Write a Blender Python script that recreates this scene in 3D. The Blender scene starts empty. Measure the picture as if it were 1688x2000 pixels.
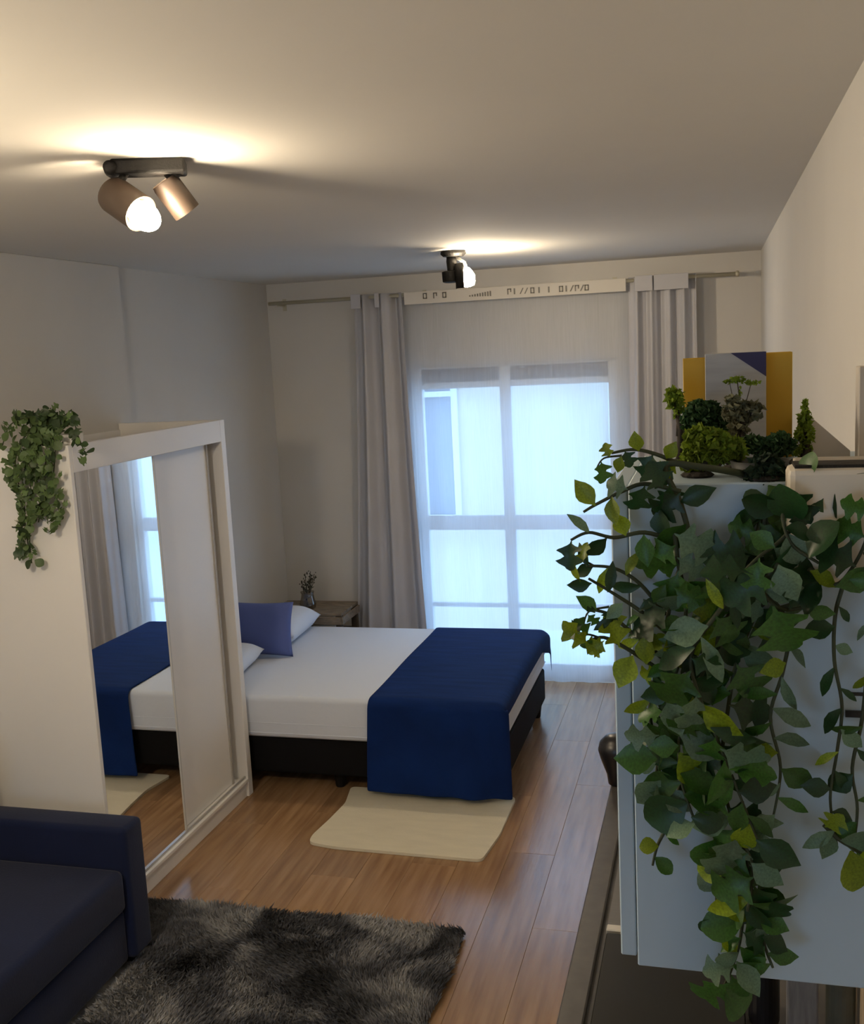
import bpy, bmesh, math, random
from mathutils import Vector, Matrix, Euler
random.seed(7)
PI = math.pi
scene = bpy.context.scene
COL = scene.collection

# ------------------------------------------------------------------ camera
FPX, IW, IH, HC = 2047.0, 1688.0, 2000.0, 2.1
AX_R = Vector((0.96531394, 0.25644093, -0.04906174))
AX_U = Vector((0.00802145, 0.15869236, 0.98729549))
AX_F = Vector((-0.26096870, 0.95344364, -0.15113092))
cam_d = bpy.data.cameras.new('camera')
cam = bpy.data.objects.new('camera', cam_d)
COL.objects.link(cam)
cam_d.sensor_fit = 'HORIZONTAL'
cam_d.sensor_width = 36.0
cam_d.lens = FPX / IW * 36.0
cam_d.clip_start = 0.02
m3 = Matrix((AX_R, AX_U, -AX_F)).transposed()
cam.matrix_world = Matrix.Translation((0, 0, HC)) @ m3.to_4x4()
scene.camera = cam

# ------------------------------------------------------------------ world, exposure
world = bpy.data.worlds.new('overcast_sky')
scene.world = world
world.use_nodes = True
bg = world.node_tree.nodes['Background']
bg.inputs['Color'].default_value = (0.45, 0.685, 1.0, 1)
bg.inputs['Strength'].default_value = 2.9
scene.view_settings.view_transform = 'Standard'
scene.view_settings.look = 'None'
scene.view_settings.exposure = 0.80
scene.view_settings.gamma = 1.0
scene.view_settings.use_curve_mapping = False
BULB_E = (160.0, 210.0, 95.0)     # near spotlight, far spotlight, added fill lamp over the sofa
BULB_COL = (1.0, 0.81, 0.57)

# ------------------------------------------------------------------ helpers
def at(x, y, Y):
    """point of the place seen at photo pixel x, y that lies Y metres into the room"""
    d = AX_R * ((x - IW / 2) / FPX) + AX_U * ((IH / 2 - y) / FPX) + AX_F
    return Vector((0, 0, HC)) + d * (Y / d.y)

_mats = {}
def mat(name, col, rough=0.6, metal=0.0, var=0.0, scale=20.0, bump=0.0, bscale=None, stretch=None,
        spec=0.5, emit=None, estr=0.0, transl=0.0, sheen=0.0, col2=None, rand=0.0, coat=0.0):
    if name in _mats:
        return _mats[name]
    m = bpy.data.materials.new(name)
    m.use_nodes = True
    nt = m.node_tree
    b = nt.nodes['Principled BSDF']
    b.inputs['Roughness'].default_value = rough
    b.inputs['Metallic'].default_value = metal
    b.inputs['Specular IOR Level'].default_value = spec
    b.inputs['Base Color'].default_value = (*col, 1)
    b.inputs['Sheen Weight'].default_value = sheen
    b.inputs['Coat Weight'].default_value = coat
    if emit:
        b.inputs['Emission Color'].default_value = (*emit, 1)
        b.inputs['Emission Strength'].default_value = estr
    tc = nt.nodes.new('ShaderNodeTexCoord')
    mp = nt.nodes.new('ShaderNodeMapping')
    if stretch:
        mp.inputs['Scale'].default_value = stretch
    nt.links.new(tc.outputs['Object'], mp.inputs['Vector'])
    cout = None
    if var > 0 or col2:
        n = nt.nodes.new('ShaderNodeTexNoise')
        n.inputs['Scale'].default_value = scale
        n.inputs['Detail'].default_value = 5
        nt.links.new(mp.outputs['Vector'], n.inputs['Vector'])
        r = nt.nodes.new('ShaderNodeValToRGB')
        c2 = col2 if col2 else tuple(min(1, c * (1 + var)) for c in col)
        c1 = col if col2 else tuple(c * (1 - var) for c in col)
        r.color_ramp.elements[0].position = 0.32
        r.color_ramp.elements[1].position = 0.68
        r.color_ramp.elements[0].color = (*c1, 1)
        r.color_ramp.elements[1].color = (*c2, 1)
        nt.links.new(n.outputs['Fac'], r.inputs['Fac'])
        cout = r.outputs['Color']
    if rand > 0:
        oi = nt.nodes.new('ShaderNodeObjectInfo')
        hs = nt.nodes.new('ShaderNodeHueSaturation')
        mr = nt.nodes.new('ShaderNodeMapRange')
        mr.inputs['To Min'].default_value = 1 - rand
        mr.inputs['To Max'].default_value = 1 + rand
        nt.links.new(oi.outputs['Random'], mr.inputs['Value'])
        nt.links.new(mr.outputs['Result'], hs.inputs['Value'])
        if cout:
            nt.links.new(cout, hs.inputs['Color'])
        else:
            hs.inputs['Color'].default_value = (*col, 1)
        cout = hs.outputs['Color']
    if cout:
        nt.links.new(cout, b.inputs['Base Color'])
    if bump > 0:
        n2 = nt.nodes.new('ShaderNodeTexNoise')
        n2.inputs['Scale'].default_value = bscale or scale * 3
        n2.inputs['Detail'].default_value = 4
        nt.links.new(mp.outputs['Vector'], n2.inputs['Vector'])
        bp = nt.nodes.new('ShaderNodeBump')
        bp.inputs['Strength'].default_value = bump
        bp.inputs['Distance'].default_value = 0.01
        nt.links.new(n2.outputs['Fac'], bp.inputs['Height'])
        nt.links.new(bp.outputs['Normal'], b.inputs['Normal'])
    if transl > 0:
        t = nt.nodes.new('ShaderNodeBsdfTranslucent')
        if cout:
            nt.links.new(cout, t.inputs['Color'])
        else:
            t.inputs['Color'].default_value = (*col, 1)
        mx = nt.nodes.new('ShaderNodeMixShader')
        mx.inputs['Fac'].default_value = transl
        out = nt.nodes['Material Output']
        nt.links.new(b.outputs['BSDF'], mx.inputs[1])
        nt.links.new(t.outputs['BSDF'], mx.inputs[2])
        nt.links.new(mx.outputs['Shader'], out.inputs['Surface'])
    _mats[name] = m
    return m

def mat_clear(name, tint, gloss=0.05, frac=0.92, rough=0.02):
    """thin clear pane: lets light straight through with a faint gloss"""
    m = bpy.data.materials.new(name)
    m.use_nodes = True
    nt = m.node_tree
    for n in list(nt.nodes):
        if n.type == 'BSDF_PRINCIPLED':
            nt.nodes.remove(n)
    out = nt.nodes['Material Output']
    tr = nt.nodes.new('ShaderNodeBsdfTransparent')
    tr.inputs['Color'].default_value = (*tint, 1)
    gl = nt.nodes.new('ShaderNodeBsdfGlossy')
    gl.inputs['Roughness'].default_value = rough
    mx = nt.nodes.new('ShaderNodeMixShader')
    mx.inputs['Fac'].default_value = gloss
    nt.links.new(tr.outputs['BSDF'], mx.inputs[1])
    nt.links.new(gl.outputs['BSDF'], mx.inputs[2])
    nt.links.new(mx.outputs['Shader'], out.inputs['Surface'])
    return m

def mat_sheer(name, col, through, transl):
    m = bpy.data.materials.new(name)
    m.use_nodes = True
    nt = m.node_tree
    out = nt.nodes['Material Output']
    b = nt.nodes['Principled BSDF']
    b.inputs['Base Color'].default_value = (*col, 1)
    b.inputs['Roughness'].default_value = 0.9
    t = nt.nodes.new('ShaderNodeBsdfTranslucent')
    t.inputs['Color'].default_value = (*col, 1)
    mx = nt.nodes.new('ShaderNodeMixShader')
    mx.inputs['Fac'].default_value = transl
    nt.links.new(b.outputs['BSDF'], mx.inputs[1])
    nt.links.new(t.outputs['BSDF'], mx.inputs[2])
    tr = nt.nodes.new('ShaderNodeBsdfTransparent')
    mx2 = nt.nodes.new('ShaderNodeMixShader')
    # woven threads: fine weave varies how much passes straight through
    tc = nt.nodes.new('ShaderNodeTexCoord')
    mp = nt.nodes.new('ShaderNodeMapping')
    mp.inputs['Scale'].default_value = (60, 60, 1.5)
    n = nt.nodes.new('ShaderNodeTexNoise')
    n.inputs['Scale'].default_value = 4
    mr = nt.nodes.new('ShaderNodeMapRange')
    mr.inputs['To Min'].default_value = through - 0.06
    mr.inputs['To Max'].default_value = through + 0.06
    nt.links.new(tc.outputs['Object'], mp.inputs['Vector'])
    nt.links.new(mp.outputs['Vector'], n.inputs['Vector'])
    nt.links.new(n.outputs['Fac'], mr.inputs['Value'])
    nt.links.new(mr.outputs['Result'], mx2.inputs['Fac'])
    nt.links.new(mx.outputs['Shader'], mx2.inputs[1])
    nt.links.new(tr.outputs['BSDF'], mx2.inputs[2])
    nt.links.new(mx2.outputs['Shader'], out.inputs['Surface'])
    return m

def rootloc(p):
    v = Vector((0, 0, 0))
    while p is not None:
        v += p.location
        p = p.parent
    return v

def tag(o, label=None, cat=None, group=None, kind=None):
    if label: o['label'] = label
    if cat: o['category'] = cat
    if group: o['group'] = group
    if kind: o['kind'] = kind
    return o

def thing(name, loc, label, cat, group=None):
    o = bpy.data.objects.new(name, None)
    COL.objects.link(o)
    o.location = loc
    o.empty_display_size = 0.05
    return tag(o, label, cat, group)

def obj(name, bm, m, parent=None, smooth=False, label=None, kind=None):
    """bmesh in room coordinates -> one mesh object (child of parent when given)"""
    me = bpy.data.meshes.new(name)
    bmesh.ops.recalc_face_normals(bm, faces=bm.faces)
    bm.to_mesh(me)
    bm.free()
    me.materials.append(m)
    if smooth:
        for p in me.polygons:
            p.use_smooth = True
    o = bpy.data.objects.new(name, me)
    COL.objects.link(o)
    if parent is not None:
        o.parent = parent
        me.transform(Matrix.Translation(-rootloc(parent)))
    else:
        # origin at the thing's base centre
        xs = [v.co.x for v in me.vertices]; ys = [v.co.y for v in me.vertices]; zs = [v.co.z for v in me.vertices]
        c = Vector(((min(xs) + max(xs)) / 2, (min(ys) + max(ys)) / 2, min(zs)))
        me.transform(Matrix.Translation(-c))
        o.location = c
    if label: o['label'] = label
    if kind: o['kind'] = kind
    return o

def auto(o, ang=35):
    for p in o.data.polygons:
        p.use_smooth = True
    o.data.set_sharp_from_angle(angle=math.radians(ang))
    return o

def place(name, me, M, parent):
    """shared mesh data placed with matrix M (room coordinates) under parent"""
    o = bpy.data.objects.new(name, me)
    COL.objects.link(o)
    o.parent = parent
    o.matrix_local = Matrix.Translation(-rootloc(parent)) @ M
    return o

def B(x0, x1, y0, y1, z0, z1, bev=0.0, seg=2, bm=None):
    bm2 = bmesh.new()
    bmesh.ops.create_cube(bm2, size=1)
    for v in bm2.verts:
        v.co = Vector((x0 + (v.co.x + .5) * (x1 - x0), y0 + (v.co.y + .5) * (y1 - y0), z0 + (v.co.z + .5) * (z1 - z0)))
    if bev > 0:
        bmesh.ops.bevel(bm2, geom=list(bm2.edges), offset=bev, segments=seg, profile=0.5, affect='EDGES')
    if bm is None:
        return bm2
    merge(bm, bm2)
    return bm

def merge(bm, bm2):
    me = bpy.data.meshes.new('tmp')
    bm2.to_mesh(me); bm2.free()
    bm.from_mesh(me)
    bpy.data.meshes.remove(me)

def tube(pts, r, n=8, bm=None, caps=True):
    bm = bm or bmesh.new()
    pts = [Vector(p) for p in pts]
    rs = r if isinstance(r, (list, tuple)) else [r] * len(pts)
    rings = []
    up = None
    for i, p in enumerate(pts):
        t = (pts[min(i + 1, len(pts) - 1)] - pts[max(i - 1, 0)]).normalized()
        if up is None:
            up = Vector((0, 0, 1)) if abs(t.z) < 0.9 else Vector((1, 0, 0))
        a = t.cross(up).normalized()
        b2 = a.cross(t).normalized()
        up = b2
        rings.append([bm.verts.new(p + (a * math.cos(2 * PI * k / n) + b2 * math.sin(2 * PI * k / n)) * rs[i]) for k in range(n)])
    for i in range(len(rings) - 1):
        for k in range(n):
            bm.faces.new((rings[i][k], rings[i][(k + 1) % n], rings[i + 1][(k + 1) % n], rings[i + 1][k]))
    if caps:
        bm.faces.new(rings[0][::-1]); bm.faces.new(rings[-1])
    return bm

def lathe(prof, c, n=24, M=None, bm=None, capped=True):
    """profile of (radius, height) turned about the vertical through c, or placed with matrix M"""
    bm = bm or bmesh.new()
    rings = []
    for r, z in prof:
        ring = []
        for k in range(n):
            p = Vector((r * math.cos(2 * PI * k / n), r * math.sin(2 * PI * k / n), z))
            p = (M @ p) if M else p + Vector(c)
            ring.append(bm.verts.new(p))
        rings.append(ring)
    for i in range(len(rings) - 1):
        for k in range(n):
            bm.faces.new((rings[i][k], rings[i][(k + 1) % n], rings[i + 1][(k + 1) % n], rings[i + 1][k]))
    if capped:
        bm.faces.new(rings[0][::-1]); bm.faces.new(rings[-1])
    return bm

def grid(f, nu, nv, bm=None):
    bm = bm or bmesh.new()
    V = [[bm.verts.new(f(i / nu, j / nv)) for j in range(nv + 1)] for i in range(nu + 1)]
    for i in range(nu):
        for j in range(nv):
            bm.faces.new((V[i][j], V[i + 1][j], V[i + 1][j + 1], V[i][j + 1]))
    return bm

def prism(poly, z0, z1, bm=None):
    bm = bm or bmesh.new()
    a = [bm.verts.new((x, y, z0)) for x, y in poly]
    b = [bm.verts.new((x, y, z1)) for x, y in poly]
    n = len(poly)
    bm.faces.new(a[::-1]); bm.faces.new(b)
    for i in range(n):
        bm.faces.new((a[i], a[(i + 1) % n], b[(i + 1) % n], b[i]))
    return bm

def thick(o, t, off=0.0):
    md = o.modifiers.new('thickness', 'SOLIDIFY')
    md.thickness = t
    md.offset = off
    return o

def subsurf(o, n=1):
    md = o.modifiers.new('smooth', 'SUBSURF')
    md.levels = n; md.render_levels = n
    return o

# ------------------------------------------------------------------ materials
M_WALL = mat('wall_paint', (0.61, 0.595, 0.56), 0.85, var=0.02, scale=2.5, bump=0.03, bscale=140)
M_CEIL = mat('ceiling_paint', (0.67, 0.65, 0.60), 0.9, var=0.015, scale=2, bump=0.02, bscale=120)
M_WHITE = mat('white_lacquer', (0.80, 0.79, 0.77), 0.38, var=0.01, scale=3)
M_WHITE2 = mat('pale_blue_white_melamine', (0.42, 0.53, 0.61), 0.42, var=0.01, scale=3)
M_FRAME = mat('white_aluminium', (0.78, 0.80, 0.82), 0.4)
M_MIRROR = mat('silver_mirror', (0.92, 0.93, 0.93), 0.01, metal=1.0)
M_PLANK = mat('laminate_wood', (0.25, 0.14, 0.070), 0.22, spec=0.65, scale=3.0, stretch=(9, 0.7, 1), col2=(0.42, 0.255, 0.13), rand=0.14, bump=0.05, bscale=12)
M_GAP = mat('floor_joint', (0.10, 0.06, 0.035), 0.7)
M_SHEET = mat('white_sheet', (0.67, 0.73, 0.83), 0.85, bump=0.12, bscale=22, sheen=0.2)
M_BASE = mat('black_upholstery', (0.006, 0.006, 0.007), 0.8, bump=0.1, bscale=200, spec=0.15)
M_NAVY = mat('navy_cloth', (0.004, 0.022, 0.115), 0.85, spec=0.15, var=0.15, scale=5, bump=0.15, bscale=60, stretch=(1, 6, 1))
M_PERI = mat('periwinkle_cloth', (0.085, 0.12, 0.33), 0.85, bump=0.12, bscale=60)
M_SOFA = mat('navy_sofa_suede', (0.005, 0.0105, 0.042), 0.8, spec=0.2, var=0.15, scale=3, bump=0.08, bscale=150, sheen=0.12)
M_MAT = mat('cream_mat', (0.72, 0.67, 0.52), 0.95, var=0.04, scale=6, bump=0.25, bscale=90, stretch=(1, 4, 1))
M_CURT = mat('grey_curtain', (0.60, 0.60, 0.63), 0.85, var=0.02, scale=8, bump=0.05, bscale=200, transl=0.18)
M_ROD = mat('curtain_rod_metal', (0.50, 0.47, 0.36), 0.45, metal=0.2)
M_BLACK = mat('black_metal', (0.006, 0.0055, 0.005), 0.6, bump=0.2, bscale=150, spec=0.25)
M_HEAD = mat('bronze_spot_shell', (0.050, 0.034, 0.024), 0.5, metal=0.2)
M_BULBS = [mat('lit_bulb_%s' % n, (1, 1, 1), 0.4, emit=BULB_COL, estr=e) for n, e in zip(('near', 'far', 'sofa'), BULB_E)]
M_STONE = mat('grey_stone_top', (0.060, 0.056, 0.053), 0.4, var=0.2, scale=30)
M_STEEL = mat('brushed_steel', (0.12, 0.118, 0.115), 0.45, metal=0.1, stretch=(1, 30, 1), var=0.08, scale=20)
M_GLASSBLK = mat('black_cooktop_glass', (0.010, 0.010, 0.008), 0.3, spec=0.3)
M_BLK = mat('black_gloss_ceramic', (0.006, 0.006, 0.008), 0.35)
M_YEL = mat('ochre_cover', (0.52, 0.30, 0.010), 0.55, var=0.05, scale=10)
M_GREY = mat('grey_cover', (0.36, 0.36, 0.36), 0.7, var=0.10, scale=14, stretch=(1, 1, 8))
M_INDIGO = mat('indigo_print', (0.020, 0.018, 0.075), 0.6)
M_PAGES = mat('book_pages', (0.62, 0.58, 0.48), 0.9, stretch=(1, 200, 1), var=0.1, scale=3)
M_CREAM = mat('cream_ceramic', (0.70, 0.63, 0.51), 0.6, var=0.03, scale=8)
M_BEIGE = mat('beige_board', (0.52, 0.47, 0.40), 0.75, var=0.12, scale=10, stretch=(2, 6, 1))
M_CRATE = mat('weathered_wood', (0.20, 0.165, 0.125), 0.8, var=0.3, scale=8, stretch=(2, 10, 10), bump=0.2)
M_CRATED = mat('dark_weathered_wood', (0.07, 0.055, 0.04), 0.85, var=0.3, scale=8)
M_STEM = mat('brown_green_stem', (0.035, 0.045, 0.018), 0.7, var=0.2, scale=40)
M_TRUNK = mat('dark_trunk', (0.030, 0.022, 0.014), 0.8, var=0.3, scale=40)
M_SOIL = mat('dark_soil', (0.02, 0.016, 0.012), 0.95, bump=0.5, bscale=120)
M_LEAFS = [
    mat('leaf_dark', (0.011, 0.046, 0.012), 0.42, var=0.25, scale=18, transl=0.22, rand=0.3),
    mat('leaf_mid', (0.038, 0.115, 0.016), 0.42, var=0.25, scale=18, transl=0.28, rand=0.3),
    mat('leaf_pale', (0.12, 0.20, 0.115), 0.45, var=0.2, scale=18, transl=0.28, rand=0.25),
    mat('leaf_lime', (0.20, 0.28, 0.010), 0.45, var=0.25, scale=18, transl=0.35, rand=0.25),
]
M_IVY = [mat('ivy_mid', (0.095, 0.155, 0.050), 0.5, var=0.25, scale=30, transl=0.25, rand=0.35),
         mat('ivy_dark', (0.035, 0.065, 0.022), 0.5, var=0.25, scale=30, transl=0.2, rand=0.3)]
M_GLASS = mat_clear('window_glass', (0.93, 0.97, 1.0), 0.06)
M_VASE = mat_clear('vase_glass', (0.72, 0.70, 0.66), 0.16, rough=0.05)
M_SHEER = mat_sheer('white_sheer', (0.80, 0.84, 0.90), 0.42, 0.50)

# ------------------------------------------------------------------ the room
D = 6.364           # back wall
XL, XR = -2.77, 0.262
ZC = 2.575
YB = -1.9           # wall behind the photographer
WX0, WX1, WZ1 = -1.83, -0.565, 2.01     # window opening

def struct(name, bm, m, parent=None):
    return tag(obj(name, bm, m, parent), kind='structure')

floor = struct('floor', B(XL, XR, YB, D, -0.12, -0.004), M_GAP)
PW, PL = 0.192, 1.29
plank_me = {}
nx = int(math.ceil((XR - XL) / PW))
for i in range(nx):
    x0 = XL + i * PW
    x1 = min(x0 + PW, XR)
    y = YB - (i * 0.437 % 1.0) * PL
    while y < D:
        a, b = max(y, YB), min(y + PL, D)
        if b - a > 0.02:
            key = (round(x1 - x0, 3), round(b - a, 3))
            if key not in plank_me:
                w, l = key
                bmp = B(0.0004, w - 0.0004, 0.0004, l - 0.0004, -0.006, 0.0, 0.0007, 1)
                me = bpy.data.meshes.new('plank'); bmp.to_mesh(me); bmp.free()
                me.materials.append(M_PLANK)
                plank_me[key] = me
            place('plank', plank_me[key], Matrix.Translation((x0, a, 0.0)), floor)
        y += PL
struct('ceiling', B(XL - 0.15, XR + 0.15, YB - 0.15, D + 0.15, ZC, ZC + 0.15), M_CEIL)
struct('wall_left', B(XL - 0.15, XL, YB - 0.15, D + 0.15, -0.12, ZC), M_WALL)
struct('wall_right', B(XR, XR + 0.15, YB - 0.15, D + 0.15, -0.12, ZC), M_WALL)
bw = B(XL, WX0, D, D + 0.15, -0.12, ZC)
B(WX1, XR, D, D + 0.15, -0.12, ZC, bm=bw)
B(WX0, WX1, D, D + 0.15, WZ1, ZC, bm=bw)
B(WX0, WX1, D, D + 0.15, -0.12, 0.0, bm=bw)
struct('wall_back', bw, M_WALL)
# wall behind the photographer with an added, unseen window for bluish fill light
rx0, rx1, rz0, rz1 = -1.7, -0.6, 1.1, 2.1
fw = B(XL, rx0, YB - 0.15, YB, -0.12, ZC)
B(rx1, XR, YB - 0.15, YB, -0.12, ZC, bm=fw)
B(rx0, rx1, YB - 0.15, YB, rz1, ZC, bm=fw)
B(rx0, rx1, YB - 0.15, YB, -0.12, rz0, bm=fw)
struct('wall_front', fw, M_WALL)
w2 = struct('added_window', B(rx0, rx1, YB - 0.08, YB - 0.075, rz0, rz1), M_GLASS)
fr = B(rx0, rx0 + 0.05, YB - 0.11, YB - 0.04, rz0, rz1)
B(rx1 - 0.05, rx1, YB - 0.11, YB - 0.04, rz0, rz1, bm=fr)
B(rx0 + 0.05, rx1 - 0.05, YB - 0.11, YB - 0.04, rz0, rz0 + 0.05, bm=fr)
B(rx0 + 0.05, rx1 - 0.05, YB - 0.11, YB - 0.04, rz1 - 0.05, rz1, bm=fr)
obj('window_frame', fr, M_FRAME, w2)
# step in the left wall above the wardrobe
struct('trim_1', B(XL, XL + 0.035, YB, 4.56, 0.0, ZC, 0.003, 1), M_WALL)
# skirting boards
struct('baseboard_left', B(XL, XL + 0.014, 4.56, D, 0.0, 0.06, 0.003, 1), M_WHITE)
bb = B(XL + 0.014, WX0 - 0.02, D - 0.014, D, 0.0, 0.06, 0.003, 1)
B(WX1 + 0.02, XR, D - 0.014, D, 0.0, 0.06, 0.003, 1, bm=bb)
struct('baseboard_back', bb, M_WHITE)

# ------------------------------------------------------------------ balcony window
win = thing('window_1', (-1.2, D + 0.07, 0.0), 'white framed balcony window behind the sheer curtain', 'window')
win['kind'] = 'structure'
del win['category'], win['label']
ya, yb = D + 0.04, D + 0.10
XM = -1.245
def wf(x0, x1, z0, z1, n='window_frame', y0=ya, y1=yb):
    return obj(n, B(x0, x1, y0, y1, z0, z1, 0.004, 1), M_FRAME, win)
wf(WX0, WX0 + 0.05, 0, WZ1); wf(WX1 - 0.05, WX1, 0, WZ1)
wf(WX0 + 0.05, WX1 - 0.05, 0.0, 0.05); wf(WX0 + 0.05, WX1 - 0.05, WZ1 - 0.02, WZ1)
wf(XM - 0.035, XM + 0.035, 0.05, WZ1 - 0.02, 'mullion', ya - 0.012, yb)
for a, b in ((WX0 + 0.05, XM - 0.035), (XM + 0.035, WX1 - 0.05)):
    wf(a, b, 1.865, 1.905, 'transom')
    wf(a, b, 0.965, 1.06, 'mid_rail', ya + 0.01, yb - 0.01)
    wf(a, b, 0.05, 0.10, 'bottom_rail')
    wf(a, b, 0.46, 0.49, 'lower_rail', ya + 0.01, yb - 0.01)
    for z0, z1 in ((0.10, 0.46), (0.49, 0.965), (1.06, 1.865)):
        obj('pane', B(a, b, D + 0.068, D + 0.073, z0, z1), M_GLASS, win)
    # ventilation grille at the top of each leaf
    g = obj('grille', B(a, b, D + 0.075, D + 0.085, 1.905, WZ1 - 0.02), mat('grille_back', (0.20, 0.20, 0.22), 0.7), win)
    n = 13
    for k in range(n):
        xx = a + (b - a) * (k + 0.5) / n
        obj('slat', B(xx - 0.007, xx + 0.007, D + 0.058, D + 0.075, 1.905, WZ1 - 0.02), mat('grille_slat', (0.34, 0.34, 0.37), 0.6), g)

# what stands outside: balcony floor, rail, house across the street
M_FAC = mat('facade_cream', (0.50, 0.45, 0.37), 0.9, var=0.03, scale=1.5)
M_FACW = mat('facade_white', (0.58, 0.60, 0.62), 0.9, var=0.02, scale=1.5)
M_PANE = mat('far_window_pane', (0.10, 0.14, 0.20), 0.15)
tag(obj('balcony_slab', B(-2.4, 0.2, D + 0.15, D + 1.3, -0.2, -0.03), mat('balcony_concrete', (0.62, 0.64, 0.66), 0.9)), kind='structure')
yh = D + 5.0
hs = thing('apartment_building', (-2.5, yh + 1, -6), 'pale cream apartment house seen blurred through the sheer curtain', 'building')
obj('wall', B(-9, 4.5, yh, yh + 2, -6, 3.4), M_FAC, hs)
obj('roof_slab', B(-9.1, 4.6, yh - 0.15, yh + 2, 3.4, 3.6), M_FACW, hs)
obj('white_bay', B(-1.05, 4.5, yh - 0.5, yh - 0.01, -6, 3.3), M_FACW, hs)
for z0 in (0.2,):
    x0, x1, z1 = -3.75, -2.75, z0 + 2.0
    wfr = B(x0, x0 + 0.07, yh - 0.05, yh - 0.002, z0, z1)
    B(x1 - 0.07, x1, yh - 0.05, yh - 0.002, z0, z1, bm=wfr)
    B(x0 + 0.07, x1 - 0.07, yh - 0.05, yh - 0.002, z0, z0 + 0.07, bm=wfr)
    B(x0 + 0.07, x1 - 0.07, yh - 0.05, yh - 0.002, z1 - 0.07, z1, bm=wfr)
    B((x0 + x1) / 2 - 0.04, (x0 + x1) / 2 + 0.04, yh - 0.05, yh - 0.002, z0 + 0.07, z1 - 0.07, bm=wfr)
    B(x0 + 0.07, x1 - 0.07, yh - 0.05, yh - 0.002, z1 - 0.6, z1 - 0.54, bm=wfr)
    wo = obj('window', wfr, M_FACW, hs)
    obj('pane', B(x0 + 0.03, x1 - 0.03, yh - 0.02, yh - 0.006, z0 + 0.03, z1 - 0.03), M_PANE, wo)

# ------------------------------------------------------------------ curtains
def drape(x0t, x1t, x0b, x1b, ztop, zbot, yc, amp, waves, ph=0.0, nu=120, nv=26):
    def f(u, v):
        z = ztop + (zbot - ztop) * v
        w = v ** 1.4
        x = (x0t + (x1t - x0t) * u) * (1 - w) + (x0b + (x1b - x0b) * u) * w
        a = amp * (0.75 + 0.35 * v)
        y = yc + a * math.sin(2 * PI * waves * u + ph + 0.5 * v) + 0.25 * a * math.sin(2 * PI * waves * 2.3 * u + 1.3 + ph)
        return Vector((x, y, z))
    return grid(f, nu, nv)

YROD = D - 0.115
ZROD = 2.447
rod = thing('curtain_rod', (-1.29, D - 0.06, ZROD), 'thin bronze curtain rod along the window wall below the ceiling', 'curtain rod')
obj('rod', tube([(XL + 0.06, YROD, ZROD), (0.125, YROD, ZROD)], 0.011, 12), M_ROD, rod, True)
obj('finial', lathe([(0.004, -0.012), (0.016, -0.008), (0.018, 0.0), (0.016, 0.008), (0.004, 0.012)], (0, 0, 0), 12,
    Matrix.Translation((0.13, YROD, ZROD)) @ Matrix.Rotation(PI / 2, 4, 'Y')), M_ROD, rod, True)
for bx_ in (XL + 0.12, -0.56, -1.72):
    b_ = tube([(bx_, YROD, ZROD - 0.012), (bx_, D - 0.001, ZROD - 0.012)], 0.006, 8)
    B(bx_ - 0.012, bx_ + 0.012, D - 0.006, D - 0.0005, ZROD - 0.045, ZROD + 0.03, bm=b_)
    obj('bracket', b_, M_ROD, rod)

def curtain(name, label, args, bands):
    r = thing(name, ((args[0] + args[1]) / 2, YROD, args[5]), label, 'curtain')
    c = auto(obj('panel', drape(*args), M_CURT, r), 80)
    thick(c, 0.002)
    for (x0, x1) in bands:      # stiff stitched heading
        obj('heading', B(x0, x1, YROD - 0.050, YROD - 0.045, ZROD - 0.065, ZROD + 0.022, 0.002, 1), M_CURT, r)
    return r
curtain('curtain', 'long grey curtain gathered left of the window behind the bed',
        (-2.15, -1.83, -2.29, -1.76, ZROD + 0.018, 0.02, YROD - 0.002, 0.045, 2.6, 0.4),
        [(-2.148, -2.085), (-1.995, -1.965)])
curtain('curtain', 'long grey curtain gathered right of the window behind the books',
        (-0.475, -0.095, -0.50, -0.07, ZROD + 0.018, 0.02, YROD - 0.002, 0.032, 4.4, 1.0),
        [(-0.432, -0.334), (-0.326, -0.135)])
sh = thing('sheer_curtain', (-1.2, D - 0.05, 0.02), 'thin white sheer curtain hanging across the whole balcony window', 'curtain')
def sheer_f(u, v):
    x = -1.87 + (1.40) * u
    z = 2.425 + (0.015 - 2.425) * v
    a = 0.004 + 0.010 * v
    y = D - 0.045 + a * math.sin(2 * PI * 7 * u + 0.8) + 0.6 * a * math.sin(2 * PI * 3.2 * u + 2 + v)
    y += -0.018 * math.exp(-((u - 0.45) / 0.03) ** 2) * (0.3 + v)
    return Vector((x, y, z))
so = auto(obj('panel', grid(sheer_f, 160, 30), M_SHEER, sh), 80)
obj('header_band', B(-1.815, -0.485, YROD - 0.022, YROD - 0.016, 2.388, 2.462, 0.002, 1), mat('header_cloth', (0.66, 0.63, 0.57), 0.9), sh)
M_HOOK = mat('curtain_hook_metal', (0.16, 0.15, 0.13), 0.5)
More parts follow.
